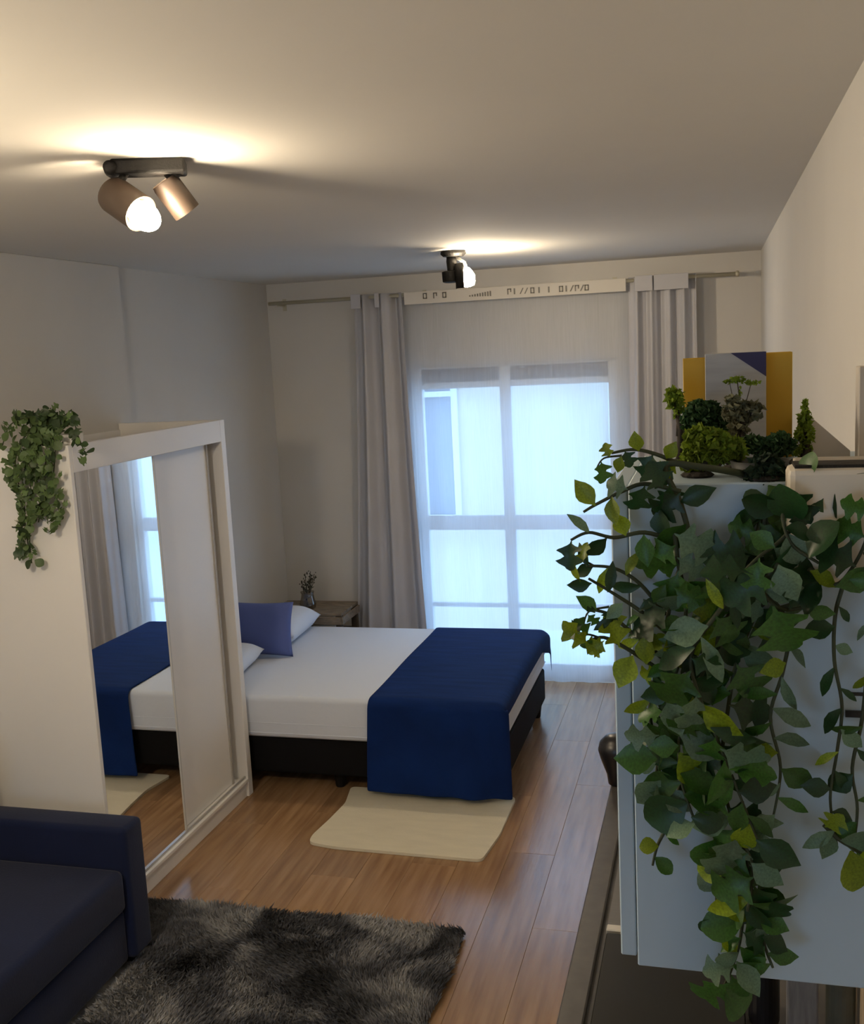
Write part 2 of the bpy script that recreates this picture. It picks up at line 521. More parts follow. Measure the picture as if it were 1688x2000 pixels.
def hook(px, py, w, h, kind):
    p = at(px, py, YROD - 0.024)
    x, z = p.x, p.z
    y0, y1 = YROD - 0.026, YROD - 0.0215
    t = 0.006
    if kind == 0:      # square ring
        b_ = B(x - w, x - w + t, y0, y1, z - h, z + h)
        B(x + w - t, x + w, y0, y1, z - h, z + h, bm=b_)
        B(x - w, x + w, y0, y1, z + h - t, z + h, bm=b_)
        B(x - w, x + w, y0, y1, z - h, z - h + t, bm=b_)
    elif kind == 1:    # single pin
        b_ = B(x - t * .7, x + t * .7, y0, y1, z - h, z + h)
    elif kind == 2:    # open hook
        b_ = B(x - w, x - w + t, y0, y1, z - h, z + h)
        B(x - w, x + w, y0, y1, z + h - t, z + h, bm=b_)
        B(x + w - t, x + w, y0, y1, z - h * 0.2, z + h, bm=b_)
    else:              # slanted pin
        b_ = prism([(x - w, 0), (x - w + t, 0), (x + w, 1), (x + w - t, 1)], y0, y1)
        for v in b_.verts:
            v.co = Vector((v.co.x, v.co.z, z - h + 2 * h * v.co.y))
    obj('curtain_hook', b_, M_HOOK, sh)
for px, k in ((830, 0), (850, 2), (868, 0), (995, 2), (1005, 1), (1019, 3), (1028, 3), (1040, 0), (1053, 1), (1072, 1), (1096, 0), (1106, 1), (1117, 3), (1127, 2), (1137, 3), (1146, 0)):
    hook(px, 578 - (px - 830) * 0.052, 0.012, 0.017, k)
for k in range(9):
    hook(918 + k * 5, 578 - k * 0.6, 0.006, 0.004 + 0.0014 * k, 1)

# ------------------------------------------------------------------ wardrobe with mirror
WF = -2.206
WY0, WY1, WH = 3.236, 4.474, 1.836
XB = XL + 0.036
wd = thing('wardrobe', (-2.48, 3.85, 0), 'white sliding door wardrobe with one mirror door beside the bed', 'wardrobe')
obj('side_panel', B(XB, WF, WY0, WY0 + 0.022, 0, WH, 0.002, 1), M_WHITE, wd)
obj('side_panel', B(XB, WF, WY1 - 0.045, WY1, 0, WH, 0.002, 1), M_WHITE, wd)
obj('back_panel', B(XB, XB + 0.008, WY0 + 0.022, WY1 - 0.045, 0.06, WH - 0.03), M_WHITE, wd)
obj('top_panel', B(XB, WF - 0.02, WY0 + 0.022, WY1 - 0.045, WH - 0.085, WH - 0.067), mat('top_grey_brown', (0.40, 0.36, 0.32), 0.8), wd)  # top panel in a darker grey-brown than the white sides
obj('valance', B(WF - 0.018, WF, WY0 + 0.022, WY1 - 0.045, WH - 0.10, WH, 0.002, 1), M_WHITE, wd)
obj('plinth', B(WF - 0.030, WF - 0.012, WY0 + 0.022, WY1 - 0.045, 0, 0.075, 0.002, 1), M_WHITE, wd)
obj('bottom_panel', B(XB + 0.008, WF, WY0 + 0.022, WY1 - 0.045, 0.075, 0.092, 0.002, 1), M_WHITE, wd)
tr_ = obj('track', B(WF - 0.020, WF - 0.012, WY0 + 0.022, WY1 - 0.045, 0.092, 0.104), mat('track_aluminium', (0.6, 0.6, 0.6), 0.35, metal=0.8), wd)
YD = 3.846
d1 = obj('mirror_door', B(WF - 0.040, WF - 0.022, WY0 + 0.024, YD, 0.094, WH - 0.072, 0.001, 1), M_WHITE, wd)
obj('mirror', B(WF - 0.0225, WF - 0.019, WY0 + 0.026, YD - 0.012, 0.098, WH - 0.08), M_MIRROR, d1, label='tall mirror glass covering the door')
obj('edge_strip', B(WF - 0.0222, WF - 0.016, YD - 0.012, YD, 0.094, WH - 0.072), mat('pale_edge', (0.62, 0.62, 0.60), 0.4), d1)
d2 = obj('sliding_door', B(WF - 0.064, WF - 0.046, YD - 0.04, 4.365, 0.094, WH - 0.072, 0.002, 1), M_WHITE, wd)
obj('handle', B(WF - 0.047, WF - 0.040, 4.348, 4.363, 0.094, WH - 0.072), mat('grey_profile', (0.42, 0.40, 0.38), 0.5), d2)
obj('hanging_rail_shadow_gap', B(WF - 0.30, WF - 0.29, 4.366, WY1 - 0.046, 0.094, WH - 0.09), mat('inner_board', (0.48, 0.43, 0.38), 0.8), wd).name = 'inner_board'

# ------------------------------------------------------------------ bed
BX0, BX1, BY0, BY1 = -2.735, -0.955, 4.505, 5.80
bb_ = thing('bed_base', (-1.85, 5.15, 0), 'black upholstered box bed base under the white mattress', 'bed base')
obj('box', B(BX0, BX1, BY0 + 0.03, BY1 - 0.03, 0.085, 0.272, 0.012), M_BASE, bb_)
for lx, ly in ((-2.6, BY0 + 0.13), (-1.80, BY0 + 0.11), (-1.05, BY0 + 0.12), (-2.6, BY1 - 0.12), (-1.0, BY1 - 0.1)):
    obj('leg', lathe([(0.020, 0.0), (0.024, 0.004), (0.034, 0.086)], (lx, ly, 0.0), 14), M_BLACK, bb_)
mt = thing('mattress', (-1.85, 5.15, 0.272), 'white sheeted double mattress lying on the black bed base', 'mattress')
m_ = auto(obj('sheet', B(BX0, BX1, BY0, BY1, 0.273, 0.487, 0.028, 4), M_SHEET, mt), 50)
def rim(z, x0, x1, y0, y1, r):
    return tube([(x0, y0, z), (x1, y0, z), (x1, y1, z), (x0, y1, z), (x0, y0, z)], r, 6)
obj('piping', rim(0.352, BX0 + 0.01, BX1 - 0.0005, BY0 + 0.0005, BY1 - 0.0005, 0.0025), M_SHEET, mt)
obj('piping', rim(0.300, BX0 + 0.01, BX1 - 0.0005, BY0 + 0.0005, BY1 - 0.0005, 0.0035), M_SHEET, mt)

# blanket draped over the foot half
TOP = 0.490
def blanket_f(u, v):
    # v: path from far side over the top and down the near side ; u: across, beyond the foot edge
    over = 0.075
    x = -1.592 + (BX1 + 0.006 + 1.592 + over) * u
    fx = x - (BX1 + 0.006)
    s = v * (0.09 + (BY1 - BY0) + 0.46)      # distance along
    yfar, ynear = BY1 + 0.008, BY0 - 0.010
    wob = 0.004 * math.sin(14 * x + 3 * v) + 0.003 * math.sin(31 * x)
    if s < 0.09:
        y = yfar + 0.004; z = TOP - (0.09 - s)
    elif s < 0.09 + (yfar - ynear):
        y = yfar - (s - 0.09); z = TOP + 0.0025 * math.sin(9 * x) * math.sin(7 * y)
        e = min(y - ynear, yfar - y)
        if e < 0.03:
            z -= 0.018 * (1 - e / 0.03) ** 2
    else:
        dn = s - 0.09 - (yfar - ynear)
        y = ynear - 0.004 - 0.012 * min(1, dn / 0.3) - 0.014 * (dn / 0.44) * (0.5 + 0.5 * math.sin(9 * x + 1.0)) + wob
        z = TOP - 0.018 - dn * 0.965
        x = x - 0.030 * (dn / 0.44) * (1 - u) * 0.7
        if u > 0.55:
            y -= 0.028 * (dn / 0.44) * math.sin((u - 0.55) / 0.45 * PI * 1.5) ** 2
    if fx > -0.03:
        if s > 0.09 + (yfar - ynear):        # wraps round the near corner
            if fx > 0:
                dn = s - 0.09 - (yfar - ynear)
                x = BX1 + 0.010 + 0.016 * math.sin(min(1, fx / over) * PI) + 0.03 * dn
                y = y + fx * (0.9 - 0.5 * dn)
        else:
            if fx > 0:
                drop = fx
                far = max(0, 1 - s / 0.28)
                z -= drop * (0.9 + 1.2 * far) + 0.012
                x = BX1 + 0.010 + 0.025 * far
            else:
                z -= 0.012 * ((fx + 0.03) / 0.03) ** 2
    return Vector((x, y, z))
bl = obj('blanket', grid(blanket_f, 44, 90), M_NAVY, None, True)
tag(bl, 'navy blue blanket folded across the foot of the bed, hanging to the floor', 'blanket')
thick(bl, 0.008, 1.0)
subsurf(bl, 1)

def pillow(name, label, c, L, Wd, T, rot, m, group=None):
    bmq = bmesh.new()
    n = 22
    def side(s):
        return [[None] * (n + 1) for _ in range(n + 1)]
    V = {}
    for s in (1, -1):
        for i in range(n + 1):
            for j in range(n + 1):
                u, w = -1 + 2 * i / n, -1 + 2 * j / n
                edge = i in (0, n) or j in (0, n)
                if edge and (0, i, j) in V:
                    V[(s, i, j)] = V[(0, i, j)]; continue
                pin = 1 - 0.07 * (1 - u * u) * (w * w) ** 2
                pin2 = 1 - 0.07 * (1 - w * w) * (u * u) ** 2
                t = ((1 - u ** 4) * (1 - w ** 4)) ** 0.55
                t *= 1 + 0.06 * math.sin(5 * u + 2) * math.sin(4 * w + 1)
                v = bmq.verts.new((u * L / 2 * pin2, w * Wd / 2 * pin, s * T / 2 * t))
                V[(s, i, j)] = v
                if edge:
                    V[(0, i, j)] = v
        for i in range(n):
            for j in range(n):
                q = (V[(s, i, j)], V[(s, i + 1, j)], V[(s, i + 1, j + 1)], V[(s, i, j + 1)])
                bmq.faces.new(q if s > 0 else q[::-1])
    Mx = Matrix.Translation(c) @ Euler(rot).to_matrix().to_4x4()
    bmesh.ops.transform(bmq, matrix=Mx, verts=bmq.verts)
    o = obj(name, bmq, m, None, True)
    return tag(o, label, 'pillow', group)
pillow('pillow', 'white pillow on the far side of the bed by the nightstand', (-2.50, 5.50, 0.577), 0.42, 0.50, 0.16, (0, 0.06, 0.05), M_SHEET)
pillow('pillow', 'white pillow lying low in front of the blue cushion', (-2.51, 4.84, 0.556), 0.34, 0.40, 0.12, (0.02, 0.03, 0.1), M_SHEET)
pillow('pillow', 'periwinkle blue cushion standing upright between the white pillows', (-2.44, 5.14, 0.645), 0.42, 0.30, 0.11, (PI / 2 - 0.15, 0.03, 0.12), M_PERI)

# ------------------------------------------------------------------ nightstand with vase
ns = thing('nightstand', (-2.43, 6.05, 0), 'low weathered wooden crate nightstand between bed and curtain', 'nightstand')
nx0, nx1, ny0, ny1, nz = -2.70, -2.215, 5.87, 6.19, 0.545
for k in range(3):
    yy = ny0 + k * (ny1 - ny0) / 3
    obj('top_slat', B(nx0, nx1, yy + 0.003, yy + (ny1 - ny0) / 3 - 0.003, nz - 0.018, nz, 0.002, 1), M_CRATE, ns)
for (px_, py_) in ((nx0 + 0.02, ny0 + 0.02), (nx1 - 0.02, ny0 + 0.02), (nx0 + 0.02, ny1 - 0.02), (nx1 - 0.02, ny1 - 0.02)):
    obj('leg', B(px_ - 0.018, px_ + 0.018, py_ - 0.018, py_ + 0.018, 0, nz - 0.019), M_CRATED, ns)
for z0, z1 in ((0.475, 0.522), (0.30, 0.36), (0.14, 0.20)):
    obj('front_slat', B(nx0, nx1, ny0 - 0.012, ny0 + 0.001, z0, z1, 0.002, 1), M_CRATE, ns)
    obj('side_slat', B(nx1 - 0.001, nx1 + 0.010, ny0, ny1, z0, z1, 0.002, 1), M_CRATE, ns)
obj('shelf', B(nx0 + 0.04, nx1 - 0.04, ny0 + 0.002, ny1 - 0.002, 0.365, 0.38), M_CRATED, ns)
tag(obj('white_box', B(-2.42, -2.29, 5.91, 6.05, 0.3805, 0.46, 0.004), M_CREAM), 'small cream box on the shelf inside the crate nightstand', 'box')
vz = nz
vs = thing('vase', (-2.462, 5.955, vz), 'small clear glass vase of dark dried sprigs on the nightstand', 'vase')
VX = Vector((-2.462, 5.955, vz))
vb = lathe([(0.030, 0.001), (0.048, 0.012), (0.052, 0.04), (0.042, 0.075), (0.038, 0.10), (0.044, 0.115), (0.041, 0.115), (0.035, 0.10), (0.039, 0.075), (0.048, 0.04), (0.044, 0.016), (0.01, 0.008)], VX, 20)
obj('glass', vb, M_VASE, vs, True)
rs = random.Random(3)
for k in range(9):
    a = rs.uniform(0, 2 * PI); s = rs.uniform(0.02, 0.075); h = rs.uniform(0.16, 0.235)
    p0 = VX + Vector((0.012 * math.cos(a + 2), 0.012 * math.sin(a + 2), 0.012))
    p1 = VX + Vector((0.02 * math.cos(a), 0.02 * math.sin(a), 0.11))
    p2 = VX + Vector((s * math.cos(a), s * math.sin(a), h))
    st = obj('sprig', tube([p0, p1, p2], 0.0022, 5), M_TRUNK, vs)
    lb = bmesh.new()
    for q in range(10):
        c = p1.lerp(p2, 0.2 + 0.085 * q) + Vector((rs.uniform(-.012, .012), rs.uniform(-.012, .012), rs.uniform(-.004, .012)))
        r_ = rs.uniform(0.006, 0.011)
        lm = Matrix.Translation(c) @ Euler((rs.uniform(0, 6), rs.uniform(0, 6), rs.uniform(0, 6))).to_matrix().to_4x4() @ Matrix.Diagonal((1, 0.6, 0.25, 1))
        bmesh.ops.create_icosphere(lb, subdivisions=1, radius=r_, matrix=lm)
    obj('leaf_tuft', lb, mat('dried_leaf', (0.035, 0.04, 0.03), 0.7, rand=0.3), st)

# ------------------------------------------------------------------ floor mat and shaggy rug
def roundpoly(pts, r=0.03, n=5):
    out = []
    N = len(pts)
    for i in range(N):
        p = Vector(pts[i]); a = (Vector(pts[i - 1]) - p); b = (Vector(pts[(i + 1) % N]) - p)
        ra = min(r, a.length * 0.45); rb = min(r, b.length * 0.45)
        A = p + a.normalized() * ra; Bq = p + b.normalized() * rb
        for k in range(n + 1):
            t = k / n
            out.append(tuple((1 - t) ** 2 * A + 2 * t * (1 - t) * p + t * t * Bq))
    return out
mp_ = roundpoly([(-1.735, 4.585), (-1.700, 4.40), (-1.715, 4.22), (-1.735, 4.06), (-1.725, 3.995), (-1.60, 3.972), (-0.945, 3.960), (-0.915, 4.20), (-0.915, 4.585)], 0.03)
mo = obj('floor_mat', prism(mp_, 0.001, 0.014), M_MAT)
tag(mo, 'cream cotton floor mat beside the bed under the blanket hem', 'mat')

# rug with pile
rg = thing('shaggy_rug', (-1.53, 2.65, 0), 'charcoal grey shaggy rug in front of the navy sofa', 'rug')
M_PILE = bpy.data.materials.new('grey_pile')
M_PILE.use_nodes = True
nt = M_PILE.node_tree
b = nt.nodes['Principled BSDF']
b.inputs['Roughness'].default_value = 0.8
tc = nt.nodes.new('ShaderNodeTexCoord')
n1 = nt.nodes.new('ShaderNodeTexNoise'); n1.inputs['Scale'].default_value = 4.2; n1.inputs['Detail'].default_value = 5; n1.inputs['Distortion'].default_value = 0.6
cr = nt.nodes.new('ShaderNodeValToRGB')
cr.color_ramp.elements[0].position = 0.36; cr.color_ramp.elements[0].color = (0.026, 0.027, 0.031, 1)
cr.color_ramp.elements[1].position = 0.66; cr.color_ramp.elements[1].color = (0.40, 0.40, 0.40, 1)
e = cr.color_ramp.elements.new(0.5); e.color = (0.13, 0.133, 0.148, 1)
nt.links.new(tc.outputs['Object'], n1.inputs['Vector'])
nt.links.new(n1.outputs['Fac'], cr.inputs['Fac'])
nt.links.new(cr.outputs['Color'], b.inputs['Base Color'])
RX0, RX1, RY0, RY1 = -2.17, -0.895, 1.85, 3.40
obj('backing', prism(roundpoly([(RX0, RY0), (RX1, RY0), (RX1, RY1 + 0.01), (RX0, RY1 - 0.02)], 0.05), 0.001, 0.014), M_PILE, rg)
rp = random.Random(11)
verts, faces = [], []
def pile(n, x0, x1, y0, y1):
    for _ in range(n):
        x, y = rp.uniform(x0, x1), rp.uniform(y0, y1)
        cx_, cy_ = max(0, 0.05 - (x1 - x)) , max(0, 0.05 - (y1 - y))
        h = rp.uniform(0.018, 0.034)
        a = rp.uniform(0, 2 * PI)
        w = rp.uniform(0.0018, 0.0034)
        lx = 0.016 * math.sin(5 * x + 3 * math.sin(4 * y)) + rp.gauss(0, 0.010)
        ly = 0.016 * math.sin(6 * y + 2 * math.sin(5 * x)) + rp.gauss(0, 0.010)
        i = len(verts)
        verts.extend(((x - w * math.cos(a), y - w * math.sin(a), 0.012), (x + w * math.cos(a), y + w * math.sin(a), 0.012),
                      (x + lx * .5 + w * math.cos(a), y + ly * .5 + w * math.sin(a), 0.012 + h * .7), (x + lx, y + ly, 0.012 + h)))
        faces.append((i, i + 1, i + 2)); faces.append((i, i + 2, i + 3))
pile(62000, -1.985, RX1 + 0.01, 2.55, RY1 + 0.015)
pile(6500, -2.16, -1.985, 3.125, RY1 + 0.0)
pile(12000, -1.985, RX1 + 0.01, RY0, 2.55)
me = bpy.data.meshes.new('pile')
me.from_pydata([(x + 1.53, y - 2.65, z) for x, y, z in verts], [], faces)
me.materials.append(M_PILE)
po = bpy.data.objects.new('pile', me); COL.objects.link(po); po.parent = rg
po['kind'] = 'stuff'

# ------------------------------------------------------------------ sofa
sf = thing('sofa', (-2.35, 2.1, 0), 'dark navy suede sofa with a low slab armrest beside the wardrobe', 'sofa')
SX0, SXF = -2.70, -1.965
SY0, SY1 = 1.05, 2.985
def soft(name, x0, x1, y0, y1, z0, z1, bev, parent=sf, seg=4):
    return auto(obj(name, B(x0, x1, y0, y1, z0, z1, bev, seg), M_SOFA, parent), 60)
soft('armrest', SX0, SXF - 0.005, SY1, SY1 + 0.125, 0.045, 0.530, 0.022)
soft('armrest', SX0, SXF - 0.005, SY0 - 0.125, SY0, 0.045, 0.530, 0.022)
soft('seat_base', SX0, SXF - 0.03, SY0, SY1, 0.045, 0.235, 0.015)
soft('seat_cushion', SX0 + 0.18, SXF - 0.012, SY0 + 0.004, SY1 - 0.004, 0.237, 0.392, 0.028)
soft('backrest', SX0, SX0 + 0.175, SY0 + 0.002, SY1 - 0.002, 0.237, 0.80, 0.04)
for lx in (SX0 + 0.06, SXF - 0.07):
    for ly in (SY0 - 0.06, SY1 + 0.06):
        obj('leg', B(lx - 0.022, lx + 0.022, ly - 0.022, ly + 0.022, 0, 0.05), M_BLACK, sf)

# ------------------------------------------------------------------ ceiling spotlights
def frame_z(d):
    d = Vector(d).normalized()
    q = d.to_track_quat('Z', 'Y')
    return q.to_matrix().to_4x4()

def spot_head(root, pivot, c, d, r, L, bulb_out, bulb_r, lit_len=1.25):
    """open cylinder shell with a lit bulb in its mouth, on a curved arm from pivot"""
    Mx = Matrix.Translation(c) @ frame_z(d)
    t = 0.004
    hd = obj('head', lathe([(r * 0.93, -L / 2), (r, -L / 2 + 0.01), (r, L / 2), (r - t, L / 2), (r - t, -L / 2 + 0.014), (r * 0.9, -L / 2 + 0.005)], None, 28, Mx, capped=False), M_HEAD, root)
    auto(hd, 40)
    socket = lathe([(0.013, -L / 2 + 0.02), (0.017, -L / 2 + 0.03), (0.017, L / 2 + bulb_out - bulb_r * 1.9), (0.012, L / 2 + bulb_out - bulb_r * 1.8)], None, 16, Mx)
    obj('socket', socket, M_BLACK, hd)
    n = 10
    prof = []
    for k in range(n + 1):
        a = PI * k / n
        rr = bulb_r * math.sin(a); zz = -math.cos(a) * bulb_r * lit_len
        if zz < 0:
            rr = max(rr, 0.012)
        prof.append((max(rr, 0.0015), L / 2 + bulb_out - bulb_r * 0.4 + zz))
    bo = obj('bulb', lathe(prof, None, 20, Mx), M_BULBS[0], hd, True, label='glowing warm white bulb')
    p1 = Vector(c) - Vector(d).normalized() * (L * 0.30)
    side = Vector(d).normalized()
    mid = (Vector(pivot) + p1) / 2 + Vector((0, -0.01, 0.0))
    obj('arm', tube([pivot, mid, p1 + Vector((0, 0, r * 0.9))], [0.010, 0.008, 0.010], 10), M_BLACK, root, True)
    return hd

L1 = thing('ceiling_spotlight', (-1.262, 2.30, ZC), 'large black twin spotlight with glowing bulb on the ceiling, nearest the camera', 'ceiling lamp', 'ceiling spotlights')
RB = Matrix.Translation((-1.275, 2.30, ZC)) @ Matrix.Rotation(math.radians(24), 4, 'Z')
b_ = B(-0.085, 0.085, -0.036, 0.036, -0.034, -0.0005, 0.006)
bmesh.ops.transform(b_, matrix=RB, verts=b_.verts)
obj('base_plate', b_, M_BLACK, L1)
obj('end_cap', lathe([(0.006, -0.042), (0.015, -0.040), (0.018, 0.0), (0.015, 0.040), (0.006, 0.042)], None, 16,
    RB @ Matrix.Translation((-0.085, 0, -0.020)) @ Matrix.Rotation(PI / 2, 4, 'X')), M_BLACK, L1, True)
c1 = at(247, 398, 2.25)
spot_head(L1, RB @ Vector((-0.055, -0.01, -0.03)), c1, (0.80, -0.24, -0.52), 0.043, 0.105, 0.024, 0.032, 1.4)
c2 = at(343, 384, 2.34)
spot_head(L1, RB @ Vector((0.065, 0.0, -0.03)), c2, (0.40, 0.42, -0.80), 0.034, 0.088, -0.022, 0.026, 1.1)

L2 = thing('ceiling_spotlight', (-1.215, 5.05, ZC), 'small black spotlight on the ceiling in front of the window curtain', 'ceiling lamp', 'ceiling spotlights')
obj('base_plate', lathe([(0.02, 0.0), (0.060, -0.002), (0.062, -0.014), (0.050, -0.026), (0.02, -0.028)], (-1.212, 5.05, ZC - 0.0005), 24), M_BLACK, L2)
obj('stem', lathe([(0.020, -0.11), (0.022, -0.10), (0.026, -0.05), (0.024, -0.028)], (-1.222, 5.05, ZC), 16), M_BLACK, L2, True)
h2 = obj('head', lathe([(0.040, -0.145), (0.042, -0.142), (0.044, -0.098), (0.030, -0.094), (0.012, -0.094)], (-1.228, 5.05, ZC), 20, capped=False), M_BLACK, L2)
obj('lower_collar', lathe([(0.030, -0.150), (0.041, -0.146), (0.041, -0.14), (0.012, -0.138)], (-1.228, 5.05, ZC), 20), M_BLACK, h2)
obj('bulb_arm', tube([(-1.20, 5.05, ZC - 0.03), (-1.155, 5.04, ZC - 0.06), (-1.145, 5.03, ZC - 0.095)], 0.008, 8), mat('pale_socket', (0.6, 0.58, 0.52), 0.5), L2, True)
cb = Vector((-1.142, 5.025, ZC - 0.132))
def shade_f(u, v):
    a = math.radians(100 + 165 * u)
    return Vector((cb.x + 0.055 * math.cos(a), cb.y + 0.055 * math.sin(a), ZC - 0.065 - 0.118 * v))
thick(obj('shade', grid(shade_f, 16, 2), M_BLACK, L2, True), 0.003)
obj('bulb', lathe([(0.012, 0.046), (0.026, 0.030), (0.037, 0.012), (0.038, -0.018), (0.032, -0.036), (0.012, -0.044)], cb, 20), M_BULBS[1], L2, True, label='glowing warm white bulb')

# fill lamp added over the sofa, unseen left of the frame
LX, LY = -1.7, 1.15
L3 = thing('ceiling_spotlight', (LX, LY, ZC), 'added unseen ceiling lamp with a glowing globe over the near end of the sofa', 'ceiling lamp', 'ceiling spotlights')
obj('base_plate', lathe([(0.02, 0.0), (0.060, -0.002), (0.062, -0.014), (0.05, -0.026), (0.02, -0.028)], (LX, LY, ZC - 0.0005), 24), M_BLACK, L3)
obj('bulb_arm', tube([(LX, LY, ZC - 0.03), (LX, LY, ZC - 0.15)], 0.008, 8), M_BLACK, L3, True)
obj('shade', lathe([(0.012, -0.140), (0.130, -0.165), (0.132, -0.170), (0.012, -0.146)], (LX, LY, ZC), 28), M_BLACK, L3, True)
obj('globe', lathe([(0.014 if k == 0 else max(0.004, 0.095 * math.sin(PI * k / 12)), 0.095 * math.cos(PI * k / 12)) for k in range(13)], (LX, LY, ZC - 0.262), 24), M_BULBS[2], L3, True)

# ------------------------------------------------------------------ kitchen counter
CX0, CY0, CY1, CZ = -0.283, 0.95, 2.80, 0.90
kc = thing('base_cabinet', (0.0, 1.9, 0), 'pale bluish white kitchen base cabinet under the grey stone counter', 'cabinet')
SB = (-0.12, 0.17, 2.36, 2.66)      # sink bowl opening
kb = B(CX0 + 0.045, XR - 0.002, CY0 + 0.01, CY1 - 0.01, 0.10, CZ - 0.19)
B(CX0 + 0.045, XR - 0.002, CY0 + 0.01, 2.30, CZ - 0.19, CZ - 0.032, bm=kb)
B(CX0 + 0.045, CX0 + 0.065, 2.30, CY1 - 0.01, CZ - 0.19, CZ - 0.032, bm=kb)
B(CX0 + 0.065, XR - 0.002, CY1 - 0.03, CY1 - 0.01, CZ - 0.19, CZ - 0.032, bm=kb)
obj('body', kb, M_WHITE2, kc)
obj('toe_kick', B(CX0 + 0.10, XR - 0.002, CY0 + 0.01, CY1 - 0.01, 0.0, 0.10), M_BLACK, kc)
for k in range(3):
    ya_ = CY0 + 0.012 + k * (CY1 - CY0 - 0.024) / 3
    yb_ = ya_ + (CY1 - CY0 - 0.024) / 3 - 0.004
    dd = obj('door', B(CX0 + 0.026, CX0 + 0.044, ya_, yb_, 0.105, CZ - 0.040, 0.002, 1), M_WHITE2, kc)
    obj('handle', B(CX0 + 0.014, CX0 + 0.026, yb_ - 0.16, yb_ - 0.03, CZ - 0.085, CZ - 0.075, 0.002, 1), M_STEEL, dd)
ct = thing('countertop', (0.0, 1.9, CZ - 0.03), 'dark grey stone kitchen counter edge running below the wall cabinet', 'countertop')
sl = B(CX0, CX0 + 0.047, CY0, CY1, CZ - 0.03, CZ, 0.003, 1)
B(CX0 + 0.047, XR - 0.003, CY1 - 0.05, CY1, CZ - 0.03, CZ, bm=sl)
B(CX0 + 0.047, XR - 0.003, CY0, 1.45, CZ - 0.03, CZ, bm=sl)
for a_, b_, c_, d_ in ((CX0 + 0.047, XR - 0.003, 1.45, SB[2]), (CX0 + 0.047, XR - 0.003, SB[3], CY1 - 0.05), (CX0 + 0.047, SB[0], SB[2], SB[3]), (SB[1], XR - 0.003, SB[2], SB[3])):
    B(a_, b_, c_, d_, CZ - 0.03, CZ - 0.012, bm=sl)
obj('slab', sl, M_STONE, ct)
sk = thing('kitchen_sink', (-0.05, 2.4, CZ - 0.011), 'grey steel sink board set into the counter behind the cooktop', 'sink')
s_ = B(CX0 + 0.058, XR - 0.004, 2.045, SB[2], CZ - 0.0115, CZ - 0.004)
for a_, b_, c_, d_ in ((CX0 + 0.058, XR - 0.004, SB[3], CY1 - 0.055), (CX0 + 0.058, SB[0], SB[2], SB[3]), (SB[1], XR - 0.004, SB[2], SB[3])):
    B(a_, b_, c_, d_, CZ - 0.0115, CZ - 0.004, bm=s_)
obj('drainer', s_, M_STEEL, sk)
obj('rim', B(CX0 + 0.058, XR - 0.004, 2.022, 2.045, CZ - 0.0115, CZ + 0.002, 0.002, 1), mat('bright_rim', (0.55, 0.53, 0.48), 0.4, metal=0.5), sk)
e_ = 0.003
bwl = B(SB[0] + e_, SB[1] - e_, SB[2] + e_, SB[3] - e_, CZ - 0.165, CZ - 0.162)
for a_, b_, c_, d_ in ((SB[0] + .0002, SB[0] + e_, SB[2] + .0002, SB[3] - .0002), (SB[1] - e_, SB[1] - .0002, SB[2] + .0002, SB[3] - .0002), (SB[0] + e_, SB[1] - e_, SB[2] + .0002, SB[2] + e_), (SB[0] + e_, SB[1] - e_, SB[3] - e_, SB[3] - .0002)):
    B(a_, b_, c_, d_, CZ - 0.165, CZ - 0.005, bm=bwl)
obj('bowl', bwl, M_STEEL, sk)
obj('drain', lathe([(0.022, 0.0), (0.024, 0.002), (0.010, 0.001), (0.004, 0.0005)], (0.02, 2.5, CZ - 0.1619), 18), M_BLK, sk)
ck = thing('cooktop', (-0.1, 1.75, CZ - 0.0115), 'narrow black glass cooktop in the kitchen counter', 'cooktop')
obj('glass', B(CX0 + 0.060, 0.045, 1.47, 2.012, CZ - 0.0115, CZ + 0.002, 0.002, 1), M_GLASSBLK, ck)
# black vase on the far end
pv = at(1207, 1512, CY1 - 0.035)
vb = obj('vase', lathe([(0.022, 0.0), (0.026, 0.002), (0.030, 0.03), (0.046, 0.075), (0.052, 0.098), (0.047, 0.12), (0.032, 0.136), (0.018, 0.141), (0.006, 0.1425)], (pv.x, CY1 - 0.035, CZ + 0.0002), 28), M_BLK, None, True)
tag(vb, 'black rounded vase standing on the far end of the kitchen counter', 'vase')
# jars and boards by the wall under the cabinet
jz = CZ - 0.0119
def canister(name, label, cat, x, y, r, h, m, lidm):
    r_ = thing(name, (x, y, jz), label, cat)
    obj('body', lathe([(r * 0.94, 0.0), (r, 0.006), (r, h * 0.84), (r * 0.96, h * 0.86)], (x, y, jz), 24), m, r_)
    obj('lid', lathe([(r * 0.99, h * 0.861), (r * 1.02, h * 0.88), (r * 1.02, h * 0.97), (r * 0.4, h)], (x, y, jz), 24), lidm, r_)
    return r_
canister('canister', 'black canister on the counter below the hanging leaves', 'canister', 0.077, 1.80, 0.027, 0.22, M_BLK, M_BLK)
tag(obj('cutting_board', B(0.108, 0.158, 1.68, 1.70, jz, jz + 0.24, 0.004), mat('grey_board', (0.13, 0.13, 0.135), 0.6, var=0.2, scale=20, stretch=(8, 8, 1))), 'grey cutting board upright under the wall cabinet', 'cutting board')
canister('canister', 'dark olive grey canister next to the grey cutting board', 'canister', 0.196, 1.72, 0.024, 0.20, mat('olive_tin', (0.10, 0.10, 0.075), 0.5, var=0.2, scale=20), mat('olive_lid', (0.03, 0.03, 0.028), 0.5))
tag(obj('cutting_board', B(0.224, 0.246, 1.62, 1.80, jz, jz + 0.25, 0.004), mat('pale_wood_board', (0.42, 0.33, 0.22), 0.6, var=0.25, scale=12, stretch=(10, 10, 1))), 'pale wooden cutting board leaning by the wall at the right edge', 'cutting board')

